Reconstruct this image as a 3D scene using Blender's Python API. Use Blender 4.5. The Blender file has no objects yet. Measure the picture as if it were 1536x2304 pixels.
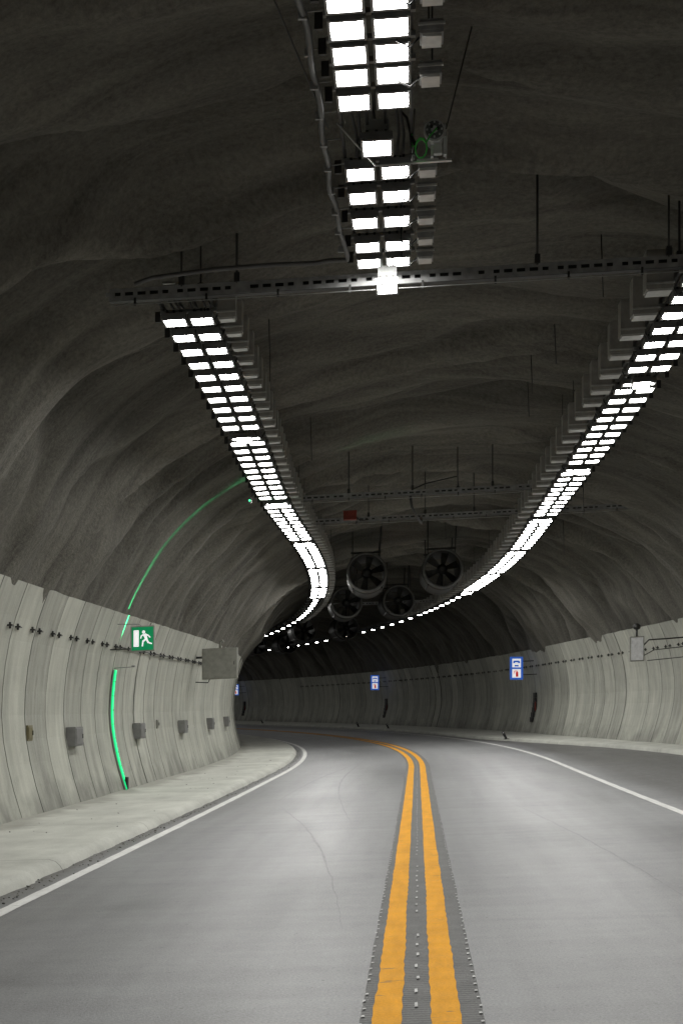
import bpy, math, random
from mathutils import Vector, noise, Matrix
random.seed(7)
scn = bpy.context.scene

# ------------------------------------------------------------------ alignment
TILT = 0.045
DS = 0.25
S0, S1 = -12.0, 190.0
def heading(s):
    return 0.053 if s < 38 else 0.053 - (s - 38) / 200.0
_tab = {}
def _build():
    x = y = 0.0; s = 0.0
    _tab[0] = (0.0, 0.0); i = 0
    while s < S1 + 5:
        h = heading(s + DS / 2); x += math.sin(h) * DS; y += math.cos(h) * DS
        s += DS; i += 1; _tab[i] = (x, y)
    for k in range(1, 100):
        _tab[-k] = (-math.sin(.053) * DS * k, -math.cos(.053) * DS * k)
_build()
def smooth(a, b, x):
    t = max(0, min(1, (x - a) / (b - a))); return t * t * (3 - 2 * t)
def elev(s): return 0.10 * smooth(20, 60, s)
def frame(s):
    i = math.floor(s / DS); f = s / DS - i
    a, b = _tab[i], _tab[i + 1]
    h = heading(s)
    T = Vector((math.sin(h), math.cos(h), 0)); R = Vector((math.cos(h), -math.sin(h), TILT))
    return Vector((a[0] + (b[0] - a[0]) * f, a[1] + (b[1] - a[1]) * f, elev(s))), R, T
def P(s, u, v):
    o, R, T = frame(s)
    return o + R * u + Vector((0, 0, v))

HP = [(6.40, 0.0), (6.66, .9), (6.78, 1.8), (6.67, 2.9), (6.36, 3.87), (5.95, 4.70), (5.25, 5.62), (4.25, 6.42), (2.95, 7.02), (1.5, 7.38), (0, 7.5)]
def catmull(pts, n):
    out = []
    for i in range(len(pts) - 1):
        p0 = pts[max(i - 1, 0)]; p1 = pts[i]; p2 = pts[i + 1]
        p3 = pts[i + 2] if i + 2 < len(pts) else (-pts[-2][0], pts[-2][1])
        for k in range(n):
            t = k / n
            out.append(tuple(0.5 * ((2 * p1[j]) + (-p0[j] + p2[j]) * t + (2 * p0[j] - 5 * p1[j] + 4 * p2[j] - p3[j]) * t * t + (-p0[j] + 3 * p1[j] - 3 * p2[j] + p3[j]) * t ** 3) for j in (0, 1)))
    out.append(pts[-1]); return out
HPD = catmull(HP, 8)
XC = 0.25
WALLTOP = 3.87
def half_at(v):
    for i in range(len(HPD) - 1):
        if HPD[i][1] <= v <= HPD[i + 1][1]:
            a, b = HPD[i], HPD[i + 1]
            return a[0] + (b[0] - a[0]) * (v - a[1]) / (b[1] - a[1] + 1e-9)
    return 0
def extraR(s): return 1.5 * (1 - smooth(34, 60, s))
def kerbR(s): return 4.25 + 3.0 * (1 - smooth(36, 66, s))
def wall_u(s, v, side):
    h = half_at(v)
    return XC - h if side < 0 else XC + h * (1 + extraR(s) / 6.6)
def ceil_v(u):
    a = abs(u - XC)
    for i in range(len(HPD) - 1):
        if HPD[i][1] > 3 and HPD[i + 1][0] <= a <= HPD[i][0]:
            p, q = HPD[i], HPD[i + 1]
            return p[1] + (q[1] - p[1]) * (p[0] - a) / (p[0] - q[0] + 1e-9)
    return 7.5

# ------------------------------------------------------------------ materials
def new_mat(name):
    m = bpy.data.materials.new(name); m.use_nodes = True
    nt = m.node_tree; b = nt.nodes['Principled BSDF']
    return m, nt, b
def simple(name, col, rough=.5, metal=0, emit=None, es=0, var=.15, bump=0.0):
    m, nt, b = new_mat(name)
    if var > .05:
        tc = nt.nodes.new('ShaderNodeTexCoord'); n = nt.nodes.new('ShaderNodeTexNoise')
        n.inputs['Scale'].default_value = 9; n.inputs['Detail'].default_value = 3
        nt.links.new(tc.outputs['Object'], n.inputs['Vector'])
        r = nt.nodes.new('ShaderNodeValToRGB')
        r.color_ramp.elements[0].position = .3; r.color_ramp.elements[1].position = .7
        r.color_ramp.elements[0].color = tuple(c * (1 - var) for c in col) + (1,)
        r.color_ramp.elements[1].color = tuple(min(1, c * (1 + var)) for c in col) + (1,)
        nt.links.new(n.outputs['Fac'], r.inputs['Fac']); nt.links.new(r.outputs['Color'], b.inputs['Base Color'])
    else: b.inputs['Base Color'].default_value = tuple(col) + (1,)
    b.inputs['Roughness'].default_value = rough; b.inputs['Metallic'].default_value = metal
    if emit:
        b.inputs['Emission Color'].default_value = tuple(emit) + (1,); b.inputs['Emission Strength'].default_value = es
    return m
class NT:
    def __init__(s, nt): s.nt = nt
    def uv(s):
        return s.nt.nodes.new('ShaderNodeUVMap').outputs[0]
    def mapv(s, v, sc, loc=(0, 0, 0)):
        m = s.nt.nodes.new('ShaderNodeMapping'); m.inputs['Scale'].default_value = sc; m.inputs['Location'].default_value = loc
        s.nt.links.new(v, m.inputs['Vector']); return m.outputs[0]
    def noise(s, v, scale, detail=5, rough=.55, dist=0):
        n = s.nt.nodes.new('ShaderNodeTexNoise'); n.inputs['Scale'].default_value = scale
        n.inputs['Detail'].default_value = min(detail, 4); n.inputs['Roughness'].default_value = rough; n.inputs['Distortion'].default_value = dist
        s.nt.links.new(v, n.inputs['Vector']); return n.outputs['Fac']
    def mr(s, v, a, b, c, d):
        n = s.nt.nodes.new('ShaderNodeMapRange'); n.inputs[1].default_value = a; n.inputs[2].default_value = b
        n.inputs[3].default_value = c; n.inputs[4].default_value = d; s.nt.links.new(v, n.inputs[0]); return n.outputs[0]
    def math(s, op, a, b=None, c=None):
        n = s.nt.nodes.new('ShaderNodeMath'); n.operation = op
        for i, x in enumerate((a, b, c)):
            if x is None: continue
            if isinstance(x, (int, float)): n.inputs[i].default_value = x
            else: s.nt.links.new(x, n.inputs[i])
        return n.outputs[0]
    def sep(s, v):
        n = s.nt.nodes.new('ShaderNodeSeparateXYZ'); s.nt.links.new(v, n.inputs[0]); return n.outputs
    def mix(s, f, a, b, mode='MIX'):
        n = s.nt.nodes.new('ShaderNodeMix'); n.data_type = 'RGBA'; n.blend_type = mode
        for inp, x in ((n.inputs[0], f), (n.inputs[6], a), (n.inputs[7], b)):
            if isinstance(x, (int, float)): inp.default_value = x
            elif isinstance(x, tuple): inp.default_value = x + (1,)
            else: s.nt.links.new(x, inp)
        return n.outputs[2]
    def bump(s, h, st, dist, b, prev=None):
        n = s.nt.nodes.new('ShaderNodeBump'); n.inputs['Strength'].default_value = st; n.inputs['Distance'].default_value = dist
        s.nt.links.new(h, n.inputs['Height'])
        if prev is not None: s.nt.links.new(prev, n.inputs['Normal'])
        s.nt.links.new(n.outputs[0], b.inputs['Normal']); return n.outputs[0]
    def val(s, f):
        n = s.nt.nodes.new('ShaderNodeCombineColor')
        for i in range(3): s.nt.links.new(f, n.inputs[i])
        return n.outputs[0]

def mat_road():
    m, nt, b = new_mat('asphalt'); k = NT(nt); uv = k.uv(); sp = k.sep(uv)
    streak = k.noise(k.mapv(uv, (2.2, .10, 1)), 1, 6, .6, .3)
    patch = k.noise(k.mapv(uv, (.35, .16, 1)), 1, 5, .55, .6)
    cross = k.noise(k.mapv(uv, (.30, 2.2, 1)), 1, 4, .65, .4)
    grain = k.noise(uv, 60, 3, .75)
    mott = k.noise(uv, 5, 4, .7, .5)
    speck = k.noise(uv, 22, 2, .5)
    f = k.math('ADD', k.mr(streak, .3, .7, -.12, .12), k.mr(patch, .3, .7, -.20, .20))
    f = k.math('ADD', f, k.mr(cross, .3, .7, -.10, .10))
    f = k.math('ADD', f, k.mr(mott, .3, .7, -.08, .08))
    f = k.math('ADD', f, k.mr(grain, .25, .75, -.45, .45))
    f = k.math('ADD', f, 1.0)
    for c in (-2.75, -1.15, 1.15, 2.75):
        d = k.math('ABSOLUTE', k.math('SUBTRACT', sp[0], c)); f = k.math('MULTIPLY', f, k.mr(d, .1, .45, .95, 1))
    dark = k.mr(speck, .68, .75, 1, .5)
    f = k.math('MULTIPLY', f, dark)
    col = k.mix(1.0, (.204, .206, .210), k.val(f), 'MULTIPLY')
    lft = k.mr(sp[0], -3.90, -3.66, 1, 0); rgt = k.mr(sp[0], 3.95, 4.5, 0, .75)
    dn = k.noise(uv, 7, 6, .7)
    dl = k.math('MULTIPLY', k.math('MAXIMUM', lft, rgt), k.mr(dn, .3, .6, .35, 1))
    col = k.mix(dl, col, (.09, .087, .08))
    nt.links.new(col, b.inputs['Base Color'])
    r = k.mr(patch, .3, .7, .38, .55); nt.links.new(r, b.inputs['Roughness'])
    b.inputs['Specular IOR Level'].default_value = .5
    k.bump(grain, .6, .005, b); return m
def mat_wall():
    m, nt, b = new_mat('wall_concrete'); k = NT(nt); uv = k.uv(); sp = k.sep(uv)
    st = k.noise(k.mapv(uv, (.30, 3.6, 1)), 1, 7, .65, .2)
    cl = k.noise(uv, 1.1, 7, .6, .4)
    fi = k.noise(uv, 30, 3, .7)
    pid = k.math('FLOOR', k.math('DIVIDE', sp[1], 1.3))
    wn = nt.nodes.new('ShaderNodeTexWhiteNoise'); wn.noise_dimensions = '1D'; nt.links.new(pid, wn.inputs['W'])
    f = k.math('ADD', k.mr(st, .3, .7, -.22, .15), k.mr(cl, .3, .7, -.12, .10))
    f = k.math('ADD', f, k.mr(fi, .3, .7, -.07, .07))
    f = k.math('ADD', f, k.mr(wn.outputs[0], 0, 1, .80, 1.10))
    sm = k.mr(k.noise(k.mapv(uv, (.8, 1.9, 1), (3, 7, 0)), 1, 5, .7), .60, .72, 1, .70)
    f = k.math('MULTIPLY', f, sm)
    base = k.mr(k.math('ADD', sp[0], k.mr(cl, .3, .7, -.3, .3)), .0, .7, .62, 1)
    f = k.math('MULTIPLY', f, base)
    ph = k.math('FRACT', k.math('DIVIDE', sp[1], 1.3))
    f = k.math('MULTIPLY', f, k.mr(k.math('ABSOLUTE', k.math('SUBTRACT', ph, .016)), .010, .022, .35, 1))
    col = k.mix(1.0, (.445, .45, .395), k.val(f), 'MULTIPLY')
    nt.links.new(col, b.inputs['Base Color']); b.inputs['Roughness'].default_value = .75
    k.bump(k.math('ADD', fi, k.math('MULTIPLY', cl, 3)), .35, .008, b); return m
def mat_vault():
    m, nt, b = new_mat('shotcrete'); k = NT(nt); uv = k.uv()
    big = k.noise(k.mapv(uv, (.16, 1.9, 1)), 1, 4, .6, .8)
    med = k.noise(uv, 2.6, 4, .7)
    fi = k.noise(uv, 15, 4, .8)
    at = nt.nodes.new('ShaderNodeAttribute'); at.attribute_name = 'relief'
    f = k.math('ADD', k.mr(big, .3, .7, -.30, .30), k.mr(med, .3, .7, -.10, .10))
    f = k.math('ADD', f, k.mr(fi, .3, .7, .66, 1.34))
    f = k.math('MULTIPLY', f, k.mr(at.outputs['Fac'], 0, 1, 1.45, .60))   # rib light and shade put into the colour: paler ridges, darker hollows
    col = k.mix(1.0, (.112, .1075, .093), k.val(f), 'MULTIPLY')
    nt.links.new(col, b.inputs['Base Color']); b.inputs['Roughness'].default_value = .9
    b.inputs['Specular IOR Level'].default_value = .2
    k.bump(k.math('ADD', fi, k.math('MULTIPLY', med, 1.2)), .7, .032, b); return m
def mat_walk():
    m, nt, b = new_mat('sidewalk_concrete'); k = NT(nt); uv = k.uv(); sp = k.sep(uv)
    a = k.noise(uv, .8, 7, .6, .4); g = k.noise(uv, 40, 3, .7); c = k.noise(k.mapv(uv, (3, .6, 1)), 1, 5, .6)
    f = k.math('ADD', k.mr(a, .3, .7, .84, 1.12), k.mr(g, .3, .7, -.10, .10))
    f = k.math('ADD', f, k.mr(c, .3, .7, -.08, .08))
    jt = k.math('ABSOLUTE', k.math('SUBTRACT', k.math('FRACT', k.math('DIVIDE', sp[1], 5.2)), .5))
    f = k.math('MULTIPLY', f, k.mr(jt, .4975, .4985, 1, .45))
    col = k.mix(1.0, (.49, .495, .45), k.val(f), 'MULTIPLY')
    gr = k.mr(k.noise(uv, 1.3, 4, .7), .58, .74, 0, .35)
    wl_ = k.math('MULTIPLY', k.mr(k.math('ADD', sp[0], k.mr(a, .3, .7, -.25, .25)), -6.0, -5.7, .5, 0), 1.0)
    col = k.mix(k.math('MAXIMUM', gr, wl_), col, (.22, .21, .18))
    sp2 = k.mr(k.noise(uv, 24, 2, .6), .70, .75, 0, .7); col = k.mix(sp2, col, (.15, .14, .12))
    nt.links.new(col, b.inputs['Base Color']); b.inputs['Roughness'].default_value = .85
    k.bump(k.math('ADD', g, k.math('MULTIPLY', a, 2)), .25, .006, b); return m
def mat_paint(name, c, wear=.62):
    m, nt, b = new_mat(name); k = NT(nt); uv = k.uv(); sp = k.sep(uv)
    a = k.noise(k.mapv(uv, (6, 1.2, 1)), 1, 6, .7); g = k.noise(uv, 60, 3, .7)
    cr = k.noise(k.mapv(uv, (2, 9, 1)), 1, 5, .75)
    f = k.math('ADD', k.mr(a, .3, .7, .84, 1.1), k.mr(g, .3, .7, -.12, .12))
    col = k.mix(1.0, c, k.val(f), 'MULTIPLY')
    w = k.mr(cr, wear, wear + .05, 0, .8)
    col = k.mix(w, col, (.12, .115, .11))
    nt.links.new(col, b.inputs['Base Color']); b.inputs['Roughness'].default_value = .75
    b.inputs['Specular IOR Level'].default_value = .25
    k.bump(k.math('ADD', g, k.math('MULTIPLY', k.math('SINE', k.math('MULTIPLY', sp[1], 20.2)), 1.2)), .4, .005, b); return m
def mat_rumble():
    m, nt, b = new_mat('milled_asphalt'); k = NT(nt); uv = k.uv(); sp = k.sep(uv)
    g = k.noise(uv, 55, 4, .75); a = k.noise(uv, 3, 5, .6)
    w = k.math('SINE', k.math('MULTIPLY', sp[1], 2 * math.pi / .055))
    f = k.math('ADD', k.mr(g, .3, .7, .6, 1.25), k.mr(a, .3, .7, -.15, .15)); f = k.math('ADD', f, k.math('MULTIPLY', w, .14))
    col = k.mix(1.0, (.165, .165, .162), k.val(f), 'MULTIPLY')
    nt.links.new(col, b.inputs['Base Color']); b.inputs['Roughness'].default_value = .8
    k.bump(k.math('ADD', k.math('MULTIPLY', w, .5), g), .7, .006, b); return m

M_road, M_wall, M_vault, M_walk, M_rumble = mat_road(), mat_wall(), mat_vault(), mat_walk(), mat_rumble()
M_yel = mat_paint('yellow_paint', (.80, .36, .008), .64); M_wht = mat_paint('white_paint', (.74, .74, .72), .61)
M_dot = simple('reflective_dot', (.50, .50, .49), .5, var=.35)
M_lamp = simple('lamp_glass', (.8, .8, .8), .3, emit=(1, .99, .955), es=70, var=0)
M_lamp.cycles.emission_sampling = 'FRONT'
M_house = simple('lamp_housing', (.20, .20, .20), .5, .2)
M_steel = simple('galvanised_steel', (.34, .345, .34), .5, .3, var=.2)
M_beam = simple('beam_steel', (.30, .302, .30), .55, .2, var=.25)
M_dsteel = simple('dark_steel', (.05, .05, .048), .5, .5)
M_box = simple('driver_box', (.32, .31, .285), .55, .1, var=.15)
M_alu = simple('aluminium', (.60, .60, .58), .35, .4)
M_black = simple('black_rubber', (.018, .018, .018), .55)
M_hose = simple('conduit_grey', (.11, .11, .11), .45)
M_joint = simple('dark_joint', (.05, .05, .045), .9)
M_green = simple('green_led', (.0, .3, .1), .4, emit=(.0, .55, .16), es=1.2, var=0)
M_greenc = simple('green_led_core', (.1, .7, .3), .4, emit=(.05, 1, .36), es=1.6, var=0)
M_gcable = simple('green_cable', (.08, .6, .10), .5)
M_sgreen = simple('sign_green', (.0, .20, .07), .4, emit=(.0, .16, .055), es=.8, var=.03)
M_swhite = simple('sign_white', (.8, .8, .8), .4, emit=(1, 1, 1), es=.6, var=.02)
M_sblue = simple('sign_blue', (.03, .12, .45), .4, emit=(.03, .12, .55), es=.55, var=.03)
M_sred = simple('sign_red', (.6, .02, .02), .4, emit=(.6, .02, .02), es=.5, var=.03)
M_red = simple('red_enamel', (.20, .03, .018), .6)
M_white = simple('white_enamel', (.75, .75, .76), .4)
M_gbox = simple('grey_cabinet', (.23, .23, .20), .6, .1)
M_fan = simple('fan_steel', (.045, .045, .042), .5, .4)
M_fanr = simple('fan_rim', (.14, .14, .135), .45, .5)
M_fand = simple('fan_blade', (.012, .012, .012), .6, .2)

# ------------------------------------------------------------------ mesh helpers
def link(ob, parent=None):
    scn.collection.objects.link(ob)
    if parent: ob.parent = parent
    return ob
class MB:
    def __init__(s): s.v = []; s.f = []; s.m = []; s.mats = []; s.sm = []
    def mi(s, mat):
        if mat not in s.mats: s.mats.append(mat)
        return s.mats.index(mat)
    def quad(s, pts, mat):
        b = len(s.v); s.v += [tuple(p) for p in pts]; s.f.append(tuple(range(b, b + len(pts)))); s.m.append(s.mi(mat)); s.sm.append(False)
    def box(s, c, a, b_, d, mat):
        b = len(s.v); i = s.mi(mat)
        for x, y, z in ((-1, -1, -1), (1, -1, -1), (1, 1, -1), (-1, 1, -1), (-1, -1, 1), (1, -1, 1), (1, 1, 1), (-1, 1, 1)):
            s.v.append(tuple(c + a * x + b_ * y + d * z))
        for q in ((0, 3, 2, 1), (4, 5, 6, 7), (0, 1, 5, 4), (1, 2, 6, 5), (2, 3, 7, 6), (3, 0, 4, 7)):
            s.f.append(tuple(b + k for k in q)); s.m.append(i); s.sm.append(False)
    def tube(s, pts, r, mat, n=8, cap=True):
        pts = [Vector(p) for p in pts]; i = s.mi(mat); b = len(s.v); prev = None
        for k, p in enumerate(pts):
            t = (pts[min(k + 1, len(pts) - 1)] - pts[max(k - 1, 0)]).normalized()
            a = prev if prev is not None else (Vector((0, 0, 1)) if abs(t.z) < .9 else Vector((1, 0, 0)))
            a = (a - t * a.dot(t)).normalized(); prev = a; c = t.cross(a)
            rr = r[k] if isinstance(r, (list, tuple)) else r
            for j in range(n):
                w = 2 * math.pi * j / n; s.v.append(tuple(p + a * math.cos(w) * rr + c * math.sin(w) * rr))
        for k in range(len(pts) - 1):
            for j in range(n):
                q = (j + 1) % n
                s.f.append((b + k * n + j, b + k * n + q, b + (k + 1) * n + q, b + (k + 1) * n + j)); s.m.append(i); s.sm.append(True)
        if cap:
            s.f.append(tuple(b + j for j in reversed(range(n)))); s.m.append(i); s.sm.append(False)
            e = b + (len(pts) - 1) * n; s.f.append(tuple(e + j for j in range(n))); s.m.append(i); s.sm.append(False)
    def obj(s, name, parent=None, bevel=0):
        me = bpy.data.meshes.new(name); me.from_pydata(s.v, [], s.f)
        for m in s.mats: me.materials.append(m)
        me.polygons.foreach_set('material_index', s.m); me.polygons.foreach_set('use_smooth', s.sm); me.update()
        ob = link(bpy.data.objects.new(name, me), parent)
        if bevel:
            md = ob.modifiers.new('bevel', 'BEVEL'); md.width = bevel; md.segments = 2; md.limit_method = 'ANGLE'
        return ob
def empty(name, loc=(0, 0, 0)):
    e = bpy.data.objects.new(name, None); e.location = (0, 0, 0); scn.collection.objects.link(e); return e
def sheet(name, slist, prof, mat, parent=None, smooth_=True, flip=False):
    verts = []; uvs = []; n = None; att = []
    for s in slist:
        pr = prof(s); n = len(pr); o, R, T = frame(s)
        for p in pr:
            verts.append(tuple(o + R * p[0] + Vector((0, 0, p[1])))); uvs.append((p[2], s))
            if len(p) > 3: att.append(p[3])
    faces = []
    for i in range(len(slist) - 1):
        for j in range(n - 1):
            q = (i * n + j, i * n + j + 1, (i + 1) * n + j + 1, (i + 1) * n + j)
            faces.append(q[::-1] if flip else q)
    me = bpy.data.meshes.new(name); me.from_pydata(verts, [], faces); me.materials.append(mat)
    uvl = me.uv_layers.new(name='UVMap')
    for l in me.loops: uvl.data[l.index].uv = uvs[l.vertex_index]
    if att:
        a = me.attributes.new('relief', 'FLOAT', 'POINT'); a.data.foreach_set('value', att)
    if smooth_: me.polygons.foreach_set('use_smooth', [True] * len(faces))
    me.update()
    return link(bpy.data.objects.new(name, me), parent)
def frange(a, b, d):
    n = int(round((b - a) / d)); return [a + (b - a) * i / n for i in range(n + 1)]
U = Vector((0, 0, 1))

# ------------------------------------------------------------------ road and pavements
sl = frange(S0, 185, .5)
sheet('road', sl, lambda s: [(u, 0, u) for u in (-4.3, -2, 0, 2, 4.0, kerbR(s) + .15)], M_road)
def jag(s, k, a): return noise.noise(Vector((s * 1.3, k, 0))) * a + noise.noise(Vector((s * 9, k, 5))) * a * .5
sl2 = frange(-6, 150, .1)
def left_walk(s):
    j = jag(s, 1, .05); h = jag(s, 3, .025)
    b = wall_u(s, 0, -1) - .25
    pts = [(-3.93 + j, -.02), (-3.97 + j, .05), (-4.02 + j, .095 + h), (-4.09 + j, .12 + h), (-4.35, .125 + h * .4), (-5.0, .13), (-5.7, .14), (-6.05, .16), (b, .17)]
    return [(u, v, u) for u, v in pts]
def right_walk(s):
    k = kerbR(s); j = jag(s, 11, .03); h = jag(s, 13, .02); b = wall_u(s, 0, 1) + .25
    pts = [(k + j, -.02), (k + .02 + j, .08), (k + .06 + j, .12 + h), (k + .3, .13), ((k + b) / 2, .14), (b, .16)]
    return [(u, v, u) for u, v in pts]
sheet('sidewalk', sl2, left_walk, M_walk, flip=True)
sheet('sidewalk', sl2, right_walk, M_walk)
mb = MB()
for i in range(600):
    s = 9 + 50 * random.random() ** 1.6
    if random.random() < .85: u = random.gauss(-3.83, .06); v = .006
    else: u = random.uniform(-6.05, -4.1); v = .155
    r = random.uniform(.003, .008) * (1.8 if random.random() < .06 else 1)
    c = P(s, u, v + r * .3); a = random.random() * 3
    A = Vector((math.cos(a), math.sin(a), 0)) * r; B = Vector((-math.sin(a), math.cos(a), .2)) * r * random.uniform(.5, 1.3)
    mb.box(c, A, B, U * r * .55, random.choice([M_joint, M_gbox, M_gbox]))
mb.obj('gravel_debris')

mark = empty('road_markings')
sheet('milled_rumble_strip', frange(-6, 120, .1), lambda s: [(-.295 + jag(s, 20, .008), .004, -.3), (.345 + jag(s, 21, .008), .004, .35)], M_rumble, mark)
def yl(c):
    def f(s):
        w = .0022 * math.sin(2 * math.pi * s / .31)
        return [(c - .075 + w + jag(s, c * 9, .007), .008, c - .075), (c + .075 - w + jag(s, c * 9 + 4, .007), .008, c + .075)]
    return f
sheet('yellow_line', frange(-6, 150, .05), yl(-.155), M_yel, mark)
sheet('yellow_line', frange(-6, 150, .05), yl(.15), M_yel, mark)
sheet('white_edge_line', frange(-6, 150, .1), lambda s: [(-3.67 + jag(s, 31, .014), .004, 0), (-3.53 + jag(s, 32, .010), .004, .12)], M_wht, mark)
sheet('white_edge_line', frange(-6, 150, .1), lambda s: [(3.62 + jag(s, 33, .010), .004, 0), (3.75 + jag(s, 34, .010), .004, .12)], M_wht, mark)
mb = MB()
s = 4.0
while s < 55:
    for (u, L, w) in ((.0, .12, .009), (-.285, .05, .009), (.335, .05, .009)):
        for rep in ((0,) if u == 0 else (0, .2)):
            if random.random() < .88:
                uu = u + random.uniform(-.006, .006); ss = s + rep + random.uniform(-.02, .02); l2 = L * random.uniform(.7, 1.1)
                mb.quad([P(ss, uu - w, .012), P(ss + .01, uu + w, .012), P(ss + l2, uu + w * .7, .012), P(ss + l2 * .85, uu - w, .012)], M_dot)
    s += .4
mb.obj('white_dots', mark)
m_scuff = simple('tyre_scuff', (.176, .176, .179), .52, var=.2)
def scuff(a, b_, c, sa, sb, w):
    def pr(s):
        t = (s - sa) / (sb - sa); x = a + (b_ - a) * t + c * math.sin(t * math.pi) + jag(s, a, .02); ww = w * (.15 + .85 * math.sin(math.pi * min(1, max(0, t)))) * (1 + .5 * noise.noise(Vector((s * .9, a, 3))))
        return [(x - ww, .003, 0), (x + ww, .003, w)]
    sheet('tyre_mark', frange(sa, sb, .2), pr, m_scuff, mark)
scuff(-.55, -2.6, .25, 10.5, 26, .014); scuff(-2.6, -1.6, -.25, 26, 44, .02); scuff(-.9, -1.5, -.55, 20, 46, .018)
scuff(2.2, 1.5, .1, 10, 24, .010)

# ------------------------------------------------------------------ walls
PW = 1.3
def wall_s():
    out = []; k = math.floor(-10 / PW)
    while k * PW < 178:
        b = k * PW; out += [b, b + .012, b + .03, b + .042, b + PW * .35, b + PW * .68]; k += 1
    return out
WS = wall_s()
wv = [0, .04, .25, .6, 1.0, 1.4, 1.8, 2.2, 2.6, 3.0, 3.35, 3.65, 3.80]
def wall_prof(side):
    def f(s):
        ph = s % PW
        g = .035 if .008 < ph < .035 else 0
        pk = math.floor(s / PW + 1e-6); off = (noise.noise(Vector((pk * 3.7, side, 2))) * .04)
        res = []
        tw = noise.noise(Vector((pk * 5.1, side, 8))) * .06 * (ph / PW - .5)
        off += tw
        for v in wv:
            res.append((wall_u(s, v, side) + side * (g + off), v, v))
        top = WALLTOP + noise.noise(Vector((s * 2.2, side * 5, 0))) * .022 + noise.noise(Vector((pk * 1.9, side, 7))) * .01
        res.append((wall_u(s, WALLTOP, side) + side * (g * .5 + off), top, 3.87))
        res.append((wall_u(s, WALLTOP, side) + side * (.10 + off), top + .03, 3.95))
        res.append((wall_u(s, WALLTOP, side) + side * .6, top + .02, 4.3))
        return res
    return f
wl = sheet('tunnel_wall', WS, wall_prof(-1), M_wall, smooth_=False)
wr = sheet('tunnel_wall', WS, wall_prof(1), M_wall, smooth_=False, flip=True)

# ------------------------------------------------------------------ shotcrete vault
top = [p for p in HPD if p[1] > 3.4]
def resample(pts, d):
    cum = [0]
    for i in range(1, len(pts)): cum.append(cum[-1] + math.hypot(pts[i][0] - pts[i - 1][0], pts[i][1] - pts[i - 1][1]))
    n = int(cum[-1] / d); out = []; j = 0
    for i in range(n + 1):
        x = cum[-1] * i / n
        while j < len(cum) - 2 and cum[j + 1] < x: j += 1
        t = (x - cum[j]) / (cum[j + 1] - cum[j] + 1e-9)
        out.append((pts[j][0] + (pts[j + 1][0] - pts[j][0]) * t, pts[j][1] + (pts[j + 1][1] - pts[j][1]) * t))
    return out
full = [(-p[0], p[1]) for p in top] + [(p[0], p[1]) for p in reversed(top[:-1])]
full = resample(full, .16)
NF = len(full); arc = [0]
for i in range(1, NF): arc.append(arc[-1] + math.hypot(full[i][0] - full[i - 1][0], full[i][1] - full[i - 1][1]))
nor = []
for i in range(NF):
    a = full[max(i - 1, 0)]; b = full[min(i + 1, NF - 1)]; dx, dy = b[0] - a[0], b[1] - a[1]; L = math.hypot(dx, dy) + 1e-9
    nor.append((-dy / L, dx / L))
def rib(s, t):
    w = noise.noise(Vector((s * .13, t * .20, 3.3))) * 2.6 + noise.noise(Vector((s * .4, t * .45, 9))) * .8
    x = s + w
    a = abs(noise.noise(Vector((x * .40, t * .05, 1)))) * 2.0 - .35
    b = noise.noise(Vector((x * .9, t * .09, 21)))
    c = noise.noise(Vector((s * .45, t * .4, 31)))
    e = 1 - 2.2 * abs(noise.noise(Vector((x * 1.25, t * .14, 51))))
    e2 = 1 - 2.2 * abs(noise.noise(Vector((x * 2.1, t * .22, 71))))
    d = noise.noise(Vector((s * 3.1, t * 2.7, 41)))
    d2 = noise.noise(Vector((s * 1.4, t * 1.1, 61)))
    disp = a * .42 + b * .32 + c * .16 - e * .12 - e2 * .04 + d * .02 + d2 * .04
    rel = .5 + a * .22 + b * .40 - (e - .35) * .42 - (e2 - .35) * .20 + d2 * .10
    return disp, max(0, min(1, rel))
def vault_prof(s):
    er = extraR(s); res = []; q = 1 - .65 * math.exp(-((s - 30) / 1.6) ** 2)
    for i, (x, y) in enumerate(full):
        t = arc[i]; edge = min(t, arc[-1] - t); k = (smooth(0, 1.8, edge) * .8 + .2)
        if x < -2.5: k *= q
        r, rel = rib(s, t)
        d = r * k + .10
        xx = x + nor[i][0] * d; yy = y + nor[i][1] * d
        u = XC + xx * (1 if xx < 0 else (1 + er / 6.6))
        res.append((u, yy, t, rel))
    return res
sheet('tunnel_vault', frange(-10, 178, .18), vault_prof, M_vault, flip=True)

# ------------------------------------------------------------------ light strips
def lamp(mb, s, u, v, w=.27, L=.27, tilt=4, h=.06, yaw=0):
    o, R, T = frame(s); Rn = R.normalized(); c = P(s, u, v)
    a = -math.radians(tilt); Tn = (T * math.cos(a) + U * math.sin(a)).normalized(); N = Rn.cross(Tn).normalized()
    mb.box(c + N * (h / 2 + .006), Rn * (w / 2 + .018), Tn * (L / 2 + .03), N * h / 2, M_house)
    for k in (-1, 0, 1):
        mb.box(c + N * (h + .03) + Rn * k * w * .33, Rn * .012, Tn * L * .42, N * .024, M_dsteel)
    for sx in (-1, 1):
        mb.box(c + Rn * sx * (w / 2 + .008) - N * .001, Rn * .009, Tn * (L / 2 + .03), N * .012, M_steel)
        mb.box(c + Tn * sx * (L / 2 + .016) - N * .001, Rn * (w / 2 - .002), Tn * .012, N * .012, M_house)
    H = Rn * w * .5 * .93; V = Tn * L * .5 * .93
    mb.quad([c + H - V, c - H - V, c - H + V, c + H + V], M_lamp)

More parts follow.
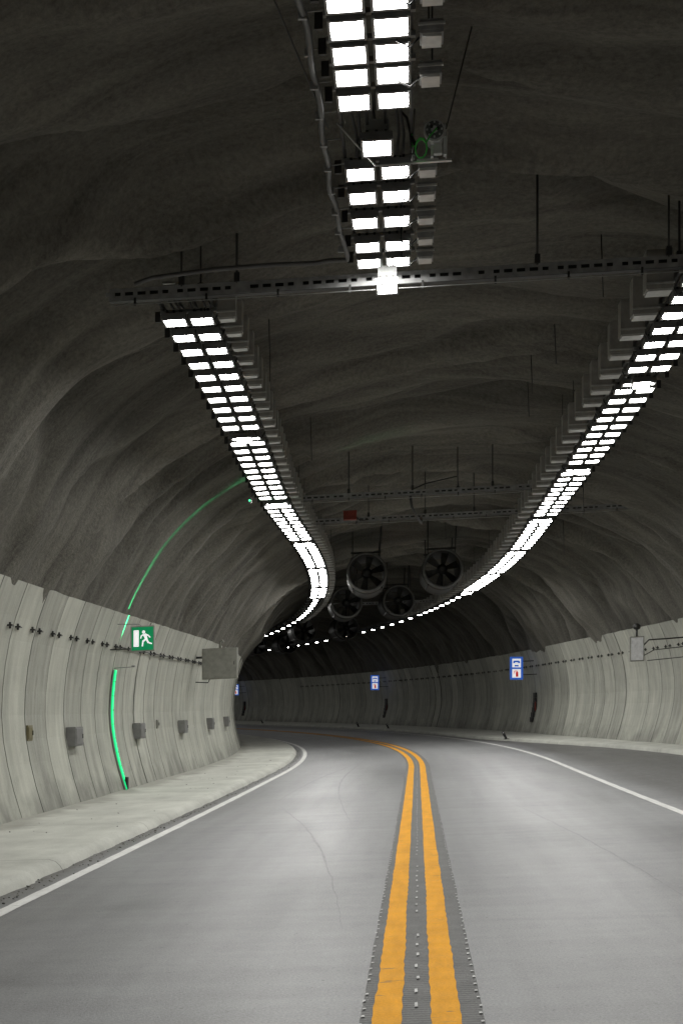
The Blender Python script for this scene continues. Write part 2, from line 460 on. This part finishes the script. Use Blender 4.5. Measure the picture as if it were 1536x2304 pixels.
def strip(name, rows, uf, v, side, boxpitch, bw, bh, bl, s_from, s_to, boxmode, box_to=None, bmat=None, Lf=.27, skip=(99, 99)):
    e = empty(name); bmat = bmat or M_box
    lm = MB(); tr = MB(); bx = MB(); cb = MB()
    for (s, kind) in rows:
        u = uf(s)
        if kind == 2:
            for q in (-1, 1): lamp(lm, s, u + q * .157, v, .24, Lf)
        elif kind == 1:
            lamp(lm, s, u, v - .07, .24, .18, 16)
            lamp(lm, s + .25, u, v - .0, .46, .08, 8)
        else:
            lamp(lm, s, u, v, .20, .16, 12)
        c = P(s, u, v + .12); o, R, T = frame(s)
        tr.box(c, R.normalized() * .33, T * .02, U * .02, M_steel)
        c2 = P(s, u - side * .36, v + .07); tr.box(c2, R.normalized() * .03, T * .015, U * .06, M_dsteel)
    for q in (-.30, -.08, .08, .30):
        pts = frange(s_from, s_to, .75)
        for a, b in zip(pts[:-1], pts[1:]):
            pa, pb = P(a, uf(a) + q, v + .18), P(b, uf(b) + q, v + .18); d = (pb - pa) * .5
            R = frame(a)[1].normalized()
            tr.box((pa + pb) / 2, R * .012, d, U * (.035 if abs(q) > .2 else .015), M_dsteel)
    for q in (-.2, -.15, 0.02, .17, .22):
        cb.tube([P(s, uf(s) + q + jag(s, q * 30, .05), v + .21 + abs(jag(s, q * 31, .03))) for s in frange(s_from, s_to, .5)], .014, M_black, 5)
    s = s_from + .3
    while s < (box_to or s_to) - .3:
        if skip[0] < s < skip[1]: s += boxpitch; continue
        o, R, T = frame(s); Rn = R.normalized(); u = uf(s) + side * (.36 + bw / 2)
        c = P(s, u, v + boxmode + random.uniform(-.015, .015))
        bx.box(c, Rn * bw / 2, T * bl / 2, U * bh / 2, bmat)
        bx.box(c - T * (bl / 2 + .004), Rn * (bw / 2 - .02), T * .004, U * (bh / 2 - .02), bmat)
        bx.box(c - U * (bh / 2 + .012), Rn * (bw / 2 - .015), T * (bl / 2 - .01), U * .012, M_alu)
        bx.box(c - U * (bh / 2 - .06) - T * (bl / 2 + .012), Rn * (bw / 2 + .012), T * .008, U * .010, M_alu)
        cb.tube([c - Rn * side * bw * .5 - U * bh * .3, c - Rn * side * (bw * .5 + .07) - U * (bh * .5 + .05), c - Rn * side * (bw * .5 + .17) - U * (bh * .45), P(s, uf(s) + side * .2, v + .12)], .009, M_black, 5)
        if random.random() < .3:
            uu = u + random.uniform(-.05, .1); cb.tube([P(s, uu, v + boxmode + bh / 2), P(s, uu, ceil_v(uu) + .3)], .008, M_dsteel, 5)
        s += boxpitch
    lm.obj('lamps', e); tr.obj('cable_ladder', e); bx.obj('driver_cabinets', e); cb.obj('cables', e)
    return e
def uL(s): return -2.62 - .45 * smooth(15, 33, s)
def uR(s): return 3.22 - .10 * smooth(20, 40, s)
def far_rows():
    r = []; s = 59.5
    while s < 72: r.append((s, 0)); s += 1.6
    while s < 170: r.append((s, 0)); s += 2.7
    return r
rl = [(16.3 + .68 * i, 1 if i % 11 == 10 else 2) for i in range(62)] + far_rows()
strip('light_strip', rl, uL, 6.20, +1, .68, .20, .38, .16, 15.9, 165, .17, box_to=75, Lf=.21)
rr = [(15.9 + i * .68, (1 if i % 11 == 7 else 2)) for i in range(63)] + far_rows()
strip('light_strip', rr, uR, 6.20, -1, 1.0, .30, .44, .26, 15.9, 165, .22, box_to=75, Lf=.21)
UC = -.34
crow = [10.12, 10.51, 10.88, 11.33, 12.85, 13.45, 14.14, 14.88, 15.42]
crow += [9.72 - .42 * i for i in range(5)] + [7.6 - .9 * i for i in range(12)]
strip('light_strip', [(s, 2) for s in crow], lambda s: UC - .02 * smooth(10, 15, s), 6.47, +1, .62, .17, .10, .20, -3, 15.6, .02, bmat=M_beam, Lf=.22, skip=(10.95, 12.75))

def hung_lamp(s, u, v, tilt, w, L):
    mb = MB(); lamp(mb, s, u, v, w, L, tilt)
    o, R, T = frame(s); Rn = R.normalized()
    mb.box(P(s + .05, u, v + .16), Rn * .10, T * .006, U * .10, M_steel)
    mb.box(P(s + .05, u - .06, v + .30), Rn * .01, T * .01, U * .12, M_steel); mb.box(P(s + .05, u + .06, v + .30), Rn * .01, T * .01, U * .12, M_steel)
    return mb.obj('floodlight')
hung_lamp(12.15, UC, 6.42, 12, .24, .20); hung_lamp(15.25, UC + .02, 6.13, 12, .21, .18)

mb = MB(); pts = []
for s in frange(4, 15.4, .18):
    pts.append(P(s, UC - .46 + .012 * math.sin(s * 5.1) + .02 * math.sin(s * 1.3) - .02 * smooth(8, 15, s) + .05 * smooth(10, 15, s), 6.50 + .015 * math.sin(s * 7)))
pts += [P(15.5, -.95, 6.55), P(15.5, -1.1, 6.53), P(15.5, -1.6, 6.54), P(15.5, -2.2, 6.53), P(15.5, -2.9, 6.48), P(15.5, -3.1, 6.42)]
mb.tube(pts, .026, M_hose, 8)
for s in frange(4.3, 15, .55):
    mb.tube([P(s, UC - .48, 6.52), P(s + .03, UC - .32, 6.54)], .006, M_steel, 5)
    c = P(s, UC - .46, 6.50); mb.box(c, Vector((.032, 0, 0)), Vector((0, .012, 0)), U * .032, M_steel)
mb.obj('cable_conduit')

# ------------------------------------------------------------------ transverse slotted channel beams
def beam(s, ua, ub, v, h=.11, rods=(), mat=M_beam, thin=True):
    mb = MB(); o, R, T = frame(s); Rn = R.normalized(); c = P(s, (ua + ub) / 2, v); L = (ub - ua) / 2
    mb.box(c + U * h * .36, Rn * L, T * .004, U * h * .16, mat)
    mb.box(c - U * h * .32, Rn * L, T * .004, U * h * .20, mat)
    mb.box(c + U * h * .54 + T * .05, Rn * L, T * .05, U * .003, mat)
    mb.box(c - U * h * .54 + T * .05, Rn * L, T * .05, U * .003, M_dsteel)
    mb.box(c + T * .10, Rn * L, T * .003, U * h * .5, M_dsteel)
    n = int((ub - ua) / .14)
    for i in range(n + 1):
        u = ua + .02 + (ub - ua - .04) * i / n
        mb.box(P(s, u, v + h * .04), Rn * (.024 if i % 5 else .05), T * .0035, U * h * .17, mat)
    for i in range(3): 
        u = ua + (ub - ua) * (i + .6) / 3.2; mb.box(P(s - .008, u, v), Rn * .08, T * .004, U * h * .5, mat)
    if thin:
        mb.tube([P(s - .02, ua + .03, v - h * .5 - .06), P(s - .02, ub - .2, v - h * .5 - .06)], .006, M_steel, 6)
        u = ua + .3
        while u < ub:
            mb.box(P(s - .01, u, v - h * .5 - .03), Rn * .012, T * .01, U * .045, M_dsteel); u += .8
    for (u, ds, w) in rods:
        mb.tube([P(s + ds, u, v + h * .4), P(s + ds, u, ceil_v(u) + .3)], w, M_dsteel, 6)
        mb.box(P(s + ds, u, v + h * .5 + .05), Rn * .03, T * .03, U * .05, M_dsteel)
    return mb.obj('cable_channel_beam')
beam(15.75, -3.44, 4.6, 6.39, .125, [(-2.62, 0, .012), (-2.0, 0, .014), (1.32, 0, .014), (2.75, 0, .012), (2.9, .2, .014), (-2.45, .3, .01), (4.0, 0, .012)])
beam(31.3, -2.6, 3.2, 6.36, .11, [(-1.5, 0, .012), (-.1, 0, .014), (.9, .4, .012), (1.65, 0, .014)])
beam(35.3, -2.6, 6.2, 6.36, .11, [(-1.2, 0, .012), (.2, 0, .012), (1.4, 0, .012), (5.0, 0, .012)])
beam(64, -2.8, 2.8, 6.3, .12, [(-1.2, 0, .016), (1.4, 0, .016)], thin=False)
mb = MB(); o, R, T = frame(35); mb.box(P(35.1, -1.65, 6.43), R * .16, T * .10, U * .10, M_red); mb.box(P(35.1, -1.65, 6.54), R * .17, T * .11, U * .012, M_red)
mb.tube([P(35.1, -1.5, 6.40), P(35.1, -1.4, 6.30), P(35.2, -1.2, 6.33)], .012, M_black); mb.obj('junction_box', bevel=.006)
mb = MB()
mb.tube([P(31.4, -.15, 6.32), P(31.6, -.12, 6.1), P(32.6, 0.0, 5.98), P(34, .1, 6.02), P(35.1, .1, 6.3)], .03, M_black)
mb.tube([P(31.4, -.1, 6.45), P(31.8, .2, 6.62), P(32, .9, 6.78), P(32, .95, 6.4)], .014, M_black)
mb.obj('hanging_cable')
mb = MB()
for (s, u, l) in ((22, 2.1, .5), (24, 1.9, .55), (26, 2.0, .5), (28, -2.1, .6), (21, 3.9, .6), (23, 3.6, .55), (19, -2.0, .7), (33, 3.8, .9), (41, 4.2, .8), (45, 1.0, .6), (45, -1.0, .6), (18, 2.3, .6)):
    mb.tube([P(s, u, ceil_v(u) + .3), P(s, u + .03, ceil_v(u) - l)], .009, M_dsteel, 5)
mb.tube([P(8.6, -1.5, 7.5), P(12, -.75, 6.55)], .008, M_dsteel, 5); mb.tube([P(12.5, .5, 7.65), P(12.3, .25, 6.6)], .007, M_dsteel, 5)
mb.obj('ceiling_hanger_rods')
mb = MB()
for (s, u, a) in ((17.0, -3.3, .5), (17.0, -3.05, .3)):
    v = ceil_v(u) - .02; mb.tube([P(s, u, v), P(s + .1, u + .12, v + .03), P(s + .15, u + .16, v + .28)], .012, M_alu, 6)
mb.obj('ceiling_anchor_bolt')

# ------------------------------------------------------------------ sensor at the centre strip
M_ring = simple('sensor_ring', (.65, .66, .65), .4)
M_glass = simple('sensor_glass', (.16, .17, .17), .2)
e = empty('tunnel_sensor'); mb = MB(); s = 12.4; o, R, T = frame(s); Rn = R.normalized(); us = UC + .49; vs = 6.63
c = P(s, us, vs)
mb.tube([c - T * .02, c + T * .01], .095, M_ring, 28); mb.tube([c - T * .034, c - T * .021], [.076, .078], M_glass, 28)
mb.tube([c - T * .028, c - T * .045], .03, M_ring, 16)
mb.tube([c + T * .01, c + T * .22], .075, M_steel, 20)
for a in range(8):
    w = a * math.pi / 4; d = Rn * math.cos(w) * .064 + U * math.sin(w) * .064
    mb.tube([c + d - T * .045, c + d - T * .030], .009, M_ring, 6)
for q in ((-.025, .02), (.03, .0)):
    mb.tube([c + Rn * q[0] + U * q[1] - T * .06, c + Rn * q[0] + U * q[1] - T * .03], .014, M_black, 10)
mb.obj('sensor_head', e)
mb = MB()
cc = P(s, us + .03, vs - .16); mb.box(cc, Rn * .035, T * .03, U * .045, M_ring); mb.box(cc + Rn * .06 + U * .02, Rn * .012, T * .03, U * .08, M_ring)
mb.box(cc - Rn * .05 - U * .02, Rn * .012, T * .02, U * .05, M_ring)
mb.box(P(s, us - .02, vs - .265), Rn * .17, T * .02, U * .006, M_alu)
mb.tube([P(s, us - .15, vs - .265), P(s, UC - .02, vs - .27), P(s - .3, UC - .34, vs + .0)], .009, M_alu, 8)
mb.tube([P(s, us + .10, vs - .26), P(s, us + .11, vs - .02), P(s, us + .09, vs + .06)], .006, M_alu, 6)
mb.tube([P(s, us - .19, vs - .26), P(s, us - .17, vs + .2)], .008, M_steel, 6)
mb.obj('mounting_bracket', e)
mb = MB()
loop = [c - T * .06 + Rn * .02]
loop += [P(s - .05, us - .04, vs - .06)]
for i in range(15):
    w = .6 + i * .62; loop.append(P(s - .06 - .003 * i, us - .115 + .05 * math.cos(w), vs - .175 + .085 * math.sin(w)))
loop += [P(s, us - .19, vs - .12), P(s, us - .2, vs + .1)]
mb.tube(loop, .0075, M_gcable, 6); mb.obj('green_cable_loop', e)
mb = MB()
mb.tube([P(s, us - .2, vs - .15), P(s, us - .21, vs), P(s - .03, us - .24, vs + .12), P(s, us - .3, vs + .2)], .011, M_black, 6)
mb.tube([P(s, us - .18, vs - .2), P(s, us - .16, vs - .12), P(s, us - .2, vs - .04)], .018, M_black, 8)
mb.obj('black_cable', e)

# ------------------------------------------------------------------ jet fans
def fan(s, u, v, r=.66, L=2.6):
    e = empty('jet_fan'); o, R, T = frame(s); Rn = R.normalized(); c = P(s, u, v); Un = Rn.cross(T).normalized()
    n = 48; prof = [(-.0, .90), (-.02, .95), (.0, 1.0), (.06, 1.02), (.2, .99), (L / r * .25, .99), (L / r * .26, 1.02), (L / r * .28, 1.02), (L / r * .29, .99), (L / r - .2, .99), (L / r - .05, 1.02), (L / r, 1.0), (L / r, .9), (L / r - .2, .85), (.2, .86), (.0, .90)]
    vs_, fs = [], []
    for (t, q) in prof:
        for j in range(n):
            w = 2 * math.pi * j / n; vs_.append(tuple(c + T * t * r + (Rn * math.cos(w) + Un * math.sin(w)) * q * r))
    for i in range(len(prof) - 1):
        for j in range(n): k = (j + 1) % n; fs.append((i * n + j, i * n + k, (i + 1) * n + k, (i + 1) * n + j))
    me = bpy.data.meshes.new('casing'); me.from_pydata(vs_, [], fs); me.materials.append(M_fan); me.materials.append(M_fanr)
    for i, p in enumerate(me.polygons): p.use_smooth = True; p.material_index = 1 if i < 3 * n else 0
    link(bpy.data.objects.new('casing', me), e)
    mb = MB()
    mb.tube([c + T * .22, c + T * .3, c + T * .8], [.09, .17, .17], M_fand, 24)
    mb.tube([c + T * .205, c + T * .222], .06, M_fan, 16)
    nb = 6
    for k in range(nb):
        w = 2 * math.pi * k / nb + .3
        d = Rn * math.cos(w) + Un * math.sin(w); q = -Rn * math.sin(w) + Un * math.cos(w)
        pa = [(.15, .06), (.35, .10), (.55, .12)]
        for (r0, w0), (r1, w1) in zip(pa[:-1], pa[1:]):
            f0 = q * w0 + T * w0 * .7; f1 = q * w1 + T * w1 * .45
            b0, b1 = c + T * .42 + d * r0, c + T * .42 + d * r1
            mb.quad([b0 - f0, b0 + f0, b1 + f1, b1 - f1], M_fan)
            mb.quad([b0 - f0 + T * .012, b1 - f1 + T * .012, b1 + f1 + T * .012, b0 + f0 + T * .012], M_fand)
    mb.obj('rotor', e)
    mb = MB()
    for t in (.4, L - .4):
        for q in (-.45, .45):
            mb.tube([c + T * t + Rn * q + Un * math.sqrt(r * r - q * q) * .98, c + T * t + Rn * q * 1.05 + U * (ceil_v(u + q) - v + .3)], .022, M_dsteel, 6)
        mb.box(c + T * t + Un * (r + .03), Rn * .5, T * .04, Un * .03, M_dsteel)
    for q in (-1, 1): mb.box(c + T * L * .5 + Rn * r * .72 * q - Un * r * .72, Rn * .03, T * L * .3, Un * .03, M_dsteel)
    mb.obj('mounting_frame', e)
fan(47, -1.45, 6.13); fan(47, 1.05, 6.15)
fan(60, -1.75, 6.1); fan(60, .45, 6.1)
fan(80, -1.9, 6.05); fan(80, .5, 6.1)
fan(100, -1.6, 6.05); fan(100, .6, 6.1)

# ------------------------------------------------------------------ left wall furniture
e = empty('wall_cable_line'); mb = MB()
for side, v0 in ((-1, 3.2), (1, 3.15)):
    for k in range(int(8 / PW), int(120 / PW)):
        for d in (-.22, .22):
            s = k * PW + d + .02; o, R, T = frame(s); uw = wall_u(s, v0, side)
            c = P(s, uw - side * .03, v0)
            mb.box(c, T * .13, R * .012, U * .009, M_dsteel)
            mb.box(c - T * .07 + U * .0, T * .008, R * .016, U * .05, M_dsteel)
            mb.box(c - T * .10, T * .02, R * .05, U * .012, M_dsteel)
mb.obj('cable_brackets', e)
mb = MB()
mb.tube([P(s, wall_u(s, 3.2, -1) + .04, 3.19 + .012 * math.sin(s * 4.8)) for s in frange(29.5, 60, .25)], .014, M_black, 5)
mb.obj('cable', e)

def wall_box(s, v, w, h, d, side=-1, mat=M_gbox, name='wall_junction_box'):
    mb = MB(); o, R, T = frame(s); Rn = R.normalized(); uw = wall_u(s, v, side)
    c = P(s, uw - side * d / 2, v)
    mb.box(c, T * w / 2, Rn * d / 2, U * h / 2, mat)
    mb.box(c - Rn * side * (d / 2 + .006), T * (w / 2 - .03), Rn * .006, U * (h / 2 - .03), mat)
    mb.box(c - Rn * side * (d / 2 + .015) + T * w * .35, T * .01, Rn * .01, U * .04, M_dsteel)
    return mb.obj(name, bevel=.006)
M_wb = simple('junction_box_grey', (.20, .20, .195), .5, .1)
for s in (26.4, 32.6, 38.8, 45.0, 51.2, 20.2): wall_box(s, 1.38, .60, .36, .18, mat=M_wb)
wall_box(23.6, 1.50, .30, .26, .03, mat=simple('brass_plate', (.16, .14, .07), .5), name='wall_plate')
wall_box(35.4, 1.5, .20, .22, .03, name='wall_plate')

SG = 30.0
e = empty('evacuation_light_line'); mb = MB()
vv = frange(.17, 2.72, .05)
pl = [P(SG, wall_u(SG, v, -1) + .055, v) for v in vv]
o, R, T = frame(SG); Rn = R.normalized()
for a, b in zip(pl[:-1], pl[1:]):
    mb.box((a + b) / 2 - Rn * .025, T * .09, Rn * .012, (b - a) * .5, M_steel)
for q in (-.055, .055): mb.tube([p + T * q - Rn * .008 for p in pl], .026, M_green, 8)
mb.tube([p - Rn * .004 for p in pl], .022, M_greenc, 8)
for i in range(4, len(pl), 6): mb.box(pl[i], T * .07, Rn * .022, U * .006, M_dsteel)
mb.box(P(SG, wall_u(SG, .26, -1) + .07, .30), T * .06, Rn * .03, U * .13, M_black)
pa = P(SG, wall_u(SG, 2.8, -1) + .42, 2.84)
mb.tube([P(SG, wall_u(SG, 2.76, -1), 2.76), pa - U * .07], .010, M_steel, 6)  # arm and head added to carry the up spot clear of the ribs
mb.box(pa - U * .06, Rn * .035, T * .03, U * .02, M_steel)
mb.obj('led_tubes', e)
L = bpy.data.lights.new('added_up_light', 'SPOT'); L.color = (.02, 1, .33); L.energy = 1000; L.spot_size = math.radians(84); L.spot_blend = 1.0; L.shadow_soft_size = .03  # added spot, stands in for the LED line's green glow on the vault
lo = bpy.data.objects.new('added_up_light', L); link(lo, e)
pb = P(SG, -5.4, 5.6)
lo.location = pa; z = -(pb - pa).normalized(); y = T - z * T.dot(z); y.normalize(); x = y.cross(z)
mt = Matrix((x, y, z)).transposed().to_4x4(); mt.translation = pa
lo.matrix_world = mt @ Matrix.Diagonal((1, .10, 1, 1))

def disc(mb, c, X, Y, r, mat, n=20): mb.quad([c + X * math.cos(2 * math.pi * i / n) * r + Y * math.sin(2 * math.pi * i / n) * r for i in range(n)], mat)
def limb(mb, c, X, Y, p, q, w, mat, w2=None):
    w2 = w2 or w; dx, dy = q[0] - p[0], q[1] - p[1]; l = math.hypot(dx, dy); nx, ny = -dy / l, dx / l
    mb.quad([c + X * (p[0] + nx * w) + Y * (p[1] + ny * w), c + X * (p[0] - nx * w) + Y * (p[1] - ny * w), c + X * (q[0] - nx * w2) + Y * (q[1] - ny * w2), c + X * (q[0] + nx * w2) + Y * (q[1] + ny * w2)], mat)
e = empty('emergency_exit_sign'); mb = MB(); s = 29.3; o, R, T = frame(s); Rn = R.normalized(); N = -T
c = P(s, -5.68, 3.32)
mb.box(c, Rn * .25, T * .05, U * .265, M_box); mb.obj('case', e, .012)
mb = MB(); f = c + N * .054
mb.quad([f - Rn * .225 - U * .24, f + Rn * .225 - U * .24, f + Rn * .225 + U * .24, f - Rn * .225 + U * .24], M_sgreen)
g = f + N * .004
def rect(x0, x1, y0, y1, mat): mb.quad([g + Rn * x0 + U * y0, g + Rn * x1 + U * y0, g + Rn * x1 + U * y1, g + Rn * x0 + U * y1], mat)
rect(-.185, -.075, -.165, .175, M_swhite)
disc(mb, g + Rn * .025 + U * .135, Rn, U, .034, M_swhite)
g = g + N * .0005
limb(mb, g, Rn, U, (.045, .095), (.085, -.02), .034, M_swhite, .026)
g = g + N * .0005
limb(mb, g, Rn, U, (.04, .088), (-.02, .06), .013, M_swhite); g = g + N * .0005; limb(mb, g, Rn, U, (-.02, .066), (-.035, .0), .012, M_swhite)
g = g + N * .0005; limb(mb, g, Rn, U, (.06, .088), (.125, .06), .013, M_swhite); g = g + N * .0005; limb(mb, g, Rn, U, (.12, .066), (.165, .015), .012, M_swhite)
g = g + N * .0005; limb(mb, g, Rn, U, (.08, -.01), (.01, -.06), .018, M_swhite); g = g + N * .0005; limb(mb, g, Rn, U, (.012, -.05), (.0, -.165), .015, M_swhite)
g = g + N * .0005; limb(mb, g, Rn, U, (.085, -.01), (.125, -.095), .018, M_swhite); g = g + N * .0005; limb(mb, g, Rn, U, (.12, -.085), (.20, -.115), .014, M_swhite)
mb.obj('pictogram', e)
mb = MB(); uw = wall_u(s, 3.3, -1)
mb.tube([P(s, uw - .05, 3.12), P(s, -5.85, 3.12)], .012, M_dsteel)
mb.tube([P(s, uw - .1, 3.66), P(s, -5.75, 3.62), P(s, -5.70, 3.56)], .010, M_steel); mb.obj('bracket', e)

e = empty('grey_equipment_cabinet'); mb = MB(); s = 40.5; o, R, T = frame(s); Rn = R.normalized(); c = P(s, -5.60, 3.12)
mb.box(c, Rn * .50, T * .16, U * .44, M_gbox); mb.box(c - T * .165, Rn * .47, T * .006, U * .41, M_gbox)
mb.box(c - T * .178 + Rn * .42, Rn * .01, T * .01, U * .05, M_dsteel); mb.obj('case', e, .012)
mb = MB(); mb.tube([c + U * .44 - Rn * .0, c + U * .62 + Rn * .0, c + U * .67 + Rn * .06, c + U * .60 + Rn * .10], .035, M_gbox, 10)
mb.tube([c + U * .2 + T * .1, P(s + .1, wall_u(s, 3.32, -1) - .05, 3.32)], .03, M_dsteel, 8)
mb.tube([c - U * .44 - Rn * .3, c - U * .53 - Rn * .35, c - U * .5 - Rn * .7], .014, M_black); mb.obj('bracket_and_pipe', e)
mb = MB(); c = P(29.5, uL(29.5) - .45, 6.1); o, R, T = frame(29.5); mb.box(c, R * .035, T * .04, U * .05, M_dsteel); mb.tube([c - T * .045, c - T * .04], .022, M_greenc, 12); mb.tube([c + U * .05, c + U * .15 + R * .1], .01, M_dsteel, 5); mb.obj('signal_indicator')

# ------------------------------------------------------------------ right wall furniture
def sos_sign(s, u, v):
    e = empty('emergency_phone_sign'); mb = MB(); o, R, T = frame(s)
    N = Vector((-P(s, u, 0).x, -P(s, u, 0).y, 0)).normalized(); N = (N + -T).normalized(); X = U.cross(N).normalized(); c = P(s, u, v)
    mb.box(c, X * .29, N * .06, U * .51, M_sblue); mb.obj('case', e, .01)
    mb = MB(); f = c + N * .066
    for (y0, y1) in ((.04, .42), (-.42, -.04)):
        mb.quad([f - X * .19 + U * y0, f + X * .19 + U * y0, f + X * .19 + U * y1, f - X * .19 + U * y1], M_swhite)
    g = f + N * .006
    limb(mb, g, X, U, (-.13, .30), (.13, .30), .04, M_sblue)
    mb.quad([g + X * -.15 + U * .22, g + X * -.07 + U * .22, g + X * -.07 + U * .27, g + X * -.15 + U * .31], M_sblue)
    mb.quad([g + X * .07 + U * .22, g + X * .15 + U * .22, g + X * .15 + U * .31, g + X * .07 + U * .27], M_sblue)
    g = f + N * .008
    limb(mb, g, X, U, (-.09, .11), (.09, .11), .035, M_sblue)
    limb(mb, g, X, U, (.02, -.38), (.02, -.17), .055, M_sred)
    g = f + N * .010; limb(mb, g, X, U, (.02, -.18), (.02, -.11), .022, M_sred); g = f + N * .012; limb(mb, g, X, U, (.04, -.12), (-.10, -.13), .015, M_sred); g = f + N * .014; limb(mb, g, X, U, (-.09, -.12), (-.12, -.24), .013, M_sred)
    mb.obj('symbols', e)
    mb = MB()
    for q in (-.3, .3): mb.tube([c + U * q - N * .03, P(s, wall_u(s, v + q, 1) + .1, v + q)], .018, M_dsteel, 6)
    mb.obj('bracket', e)
    e = empty('fire_extinguisher_cabinet'); mb = MB(); s += .6; o, R, T = frame(s); Rn = R.normalized()
    for a in range(6):
        v0 = .75 + a * .22; uw = wall_u(s, v0, 1); mb.box(P(s, uw - .04, v0), T * .24, Rn * .04, U * .108, M_black)
    mb.obj('case', e)
    mb = MB(); uw = wall_u(s, 1.4, 1); q = P(s - .30, uw - .05, 1.15)
    mb.tube([q, q + U * .02, q + U * .32, q + U * .38, q + U * .42], [.04, .05, .05, .035, .02], M_red, 14); mb.box(q + U * .44, Rn * .02, T * .05, U * .02, M_black)
    mb.tube([q + U * .43, q + U * .35 - T * .08, q + U * .12 - T * .08], .012, M_black, 6); mb.obj('extinguisher', e)
sos_sign(63, 6.02, 3.08); sos_sign(97, 6.0, 3.1); sos_sign(133, 5.9, 3.1)

e = empty('white_control_panel'); mb = MB(); s = 41.5; o, R, T = frame(s); Rn = R.normalized(); c = P(s, 6.38, 3.02)
mb.box(c, Rn * .20, T * .09, U * .36, M_gbox); mb.box(c - T * .096, Rn * .175, T * .008, U * .33, M_white); mb.obj('case', e, .008)
mb = MB(); mb.tube([c + Rn * .2 + U * .1, c + Rn * .35 + U * .25, P(s, wall_u(s, 3.3, 1), 3.3)], .02, M_dsteel)
mb.tube([c + Rn * .2 - U * .2, c + Rn * .5 - U * .05, P(s, wall_u(s, 3.0, 1) - .05, 3.05), P(s + .1, wall_u(s, 2.8, 1) - .1, 2.75), c + Rn * .3 - U * .35], .012, M_black)
mb.tube([c + U * .36, c + U * .56], .03, M_dsteel); mb.tube([c + U * .56, c + U * .6, c + U * .68, c + U * .74], [.06, .11, .11, .05], M_dsteel, 14)
mb.obj('bracket_and_beacon', e)
def delineator(s, u, lean=.5):
    mb = MB(); o, R, T = frame(s); Rn = R.normalized(); b = P(s, u, .12)
    d = (U - Rn * lean).normalized(); mb.box(b + d * .17, d * .17, T * .04, d.cross(T).normalized() * .045, M_black); mb.box(b + U * .01, Rn * .1, T * .1, U * .012, M_black)
    mb.box(b + d * .29 - T * .043, d * .02, T * .003, d.cross(T).normalized() * .02, M_white); mb.obj('edge_marker_post', bevel=.008)
delineator(57, 4.5); delineator(88, 4.6); delineator(96, 4.6); delineator(122, 4.6); 
mb = MB(); s = 38; b = P(s, wall_u(s, .5, 1) - .35, .14)
mb.tube([b, b + U * .05, b + U * .06, b + U * .6, b + U * .68], [.16, .16, .07, .06, .03], M_black, 14); mb.obj('bollard')

# ------------------------------------------------------------------ world, camera
w = bpy.data.worlds.new('World'); scn.world = w; w.use_nodes = True
bg = w.node_tree.nodes['Background']; bg.inputs[0].default_value = (.5, .55, .6, 1); bg.inputs[1].default_value = .004
cam = bpy.data.cameras.new('camera'); co = bpy.data.objects.new('camera', cam); scn.collection.objects.link(co); scn.camera = co
co.location = (0, 0, 1.6); co.rotation_euler = (math.radians(90), 0, 0)
cam.sensor_width = 36; cam.lens = 50.0; cam.shift_y = 445 / 2304; cam.clip_end = 500; cam.clip_start = .05
scn.view_settings.view_transform = 'Standard'; scn.view_settings.look = 'None'; scn.view_settings.exposure = 0
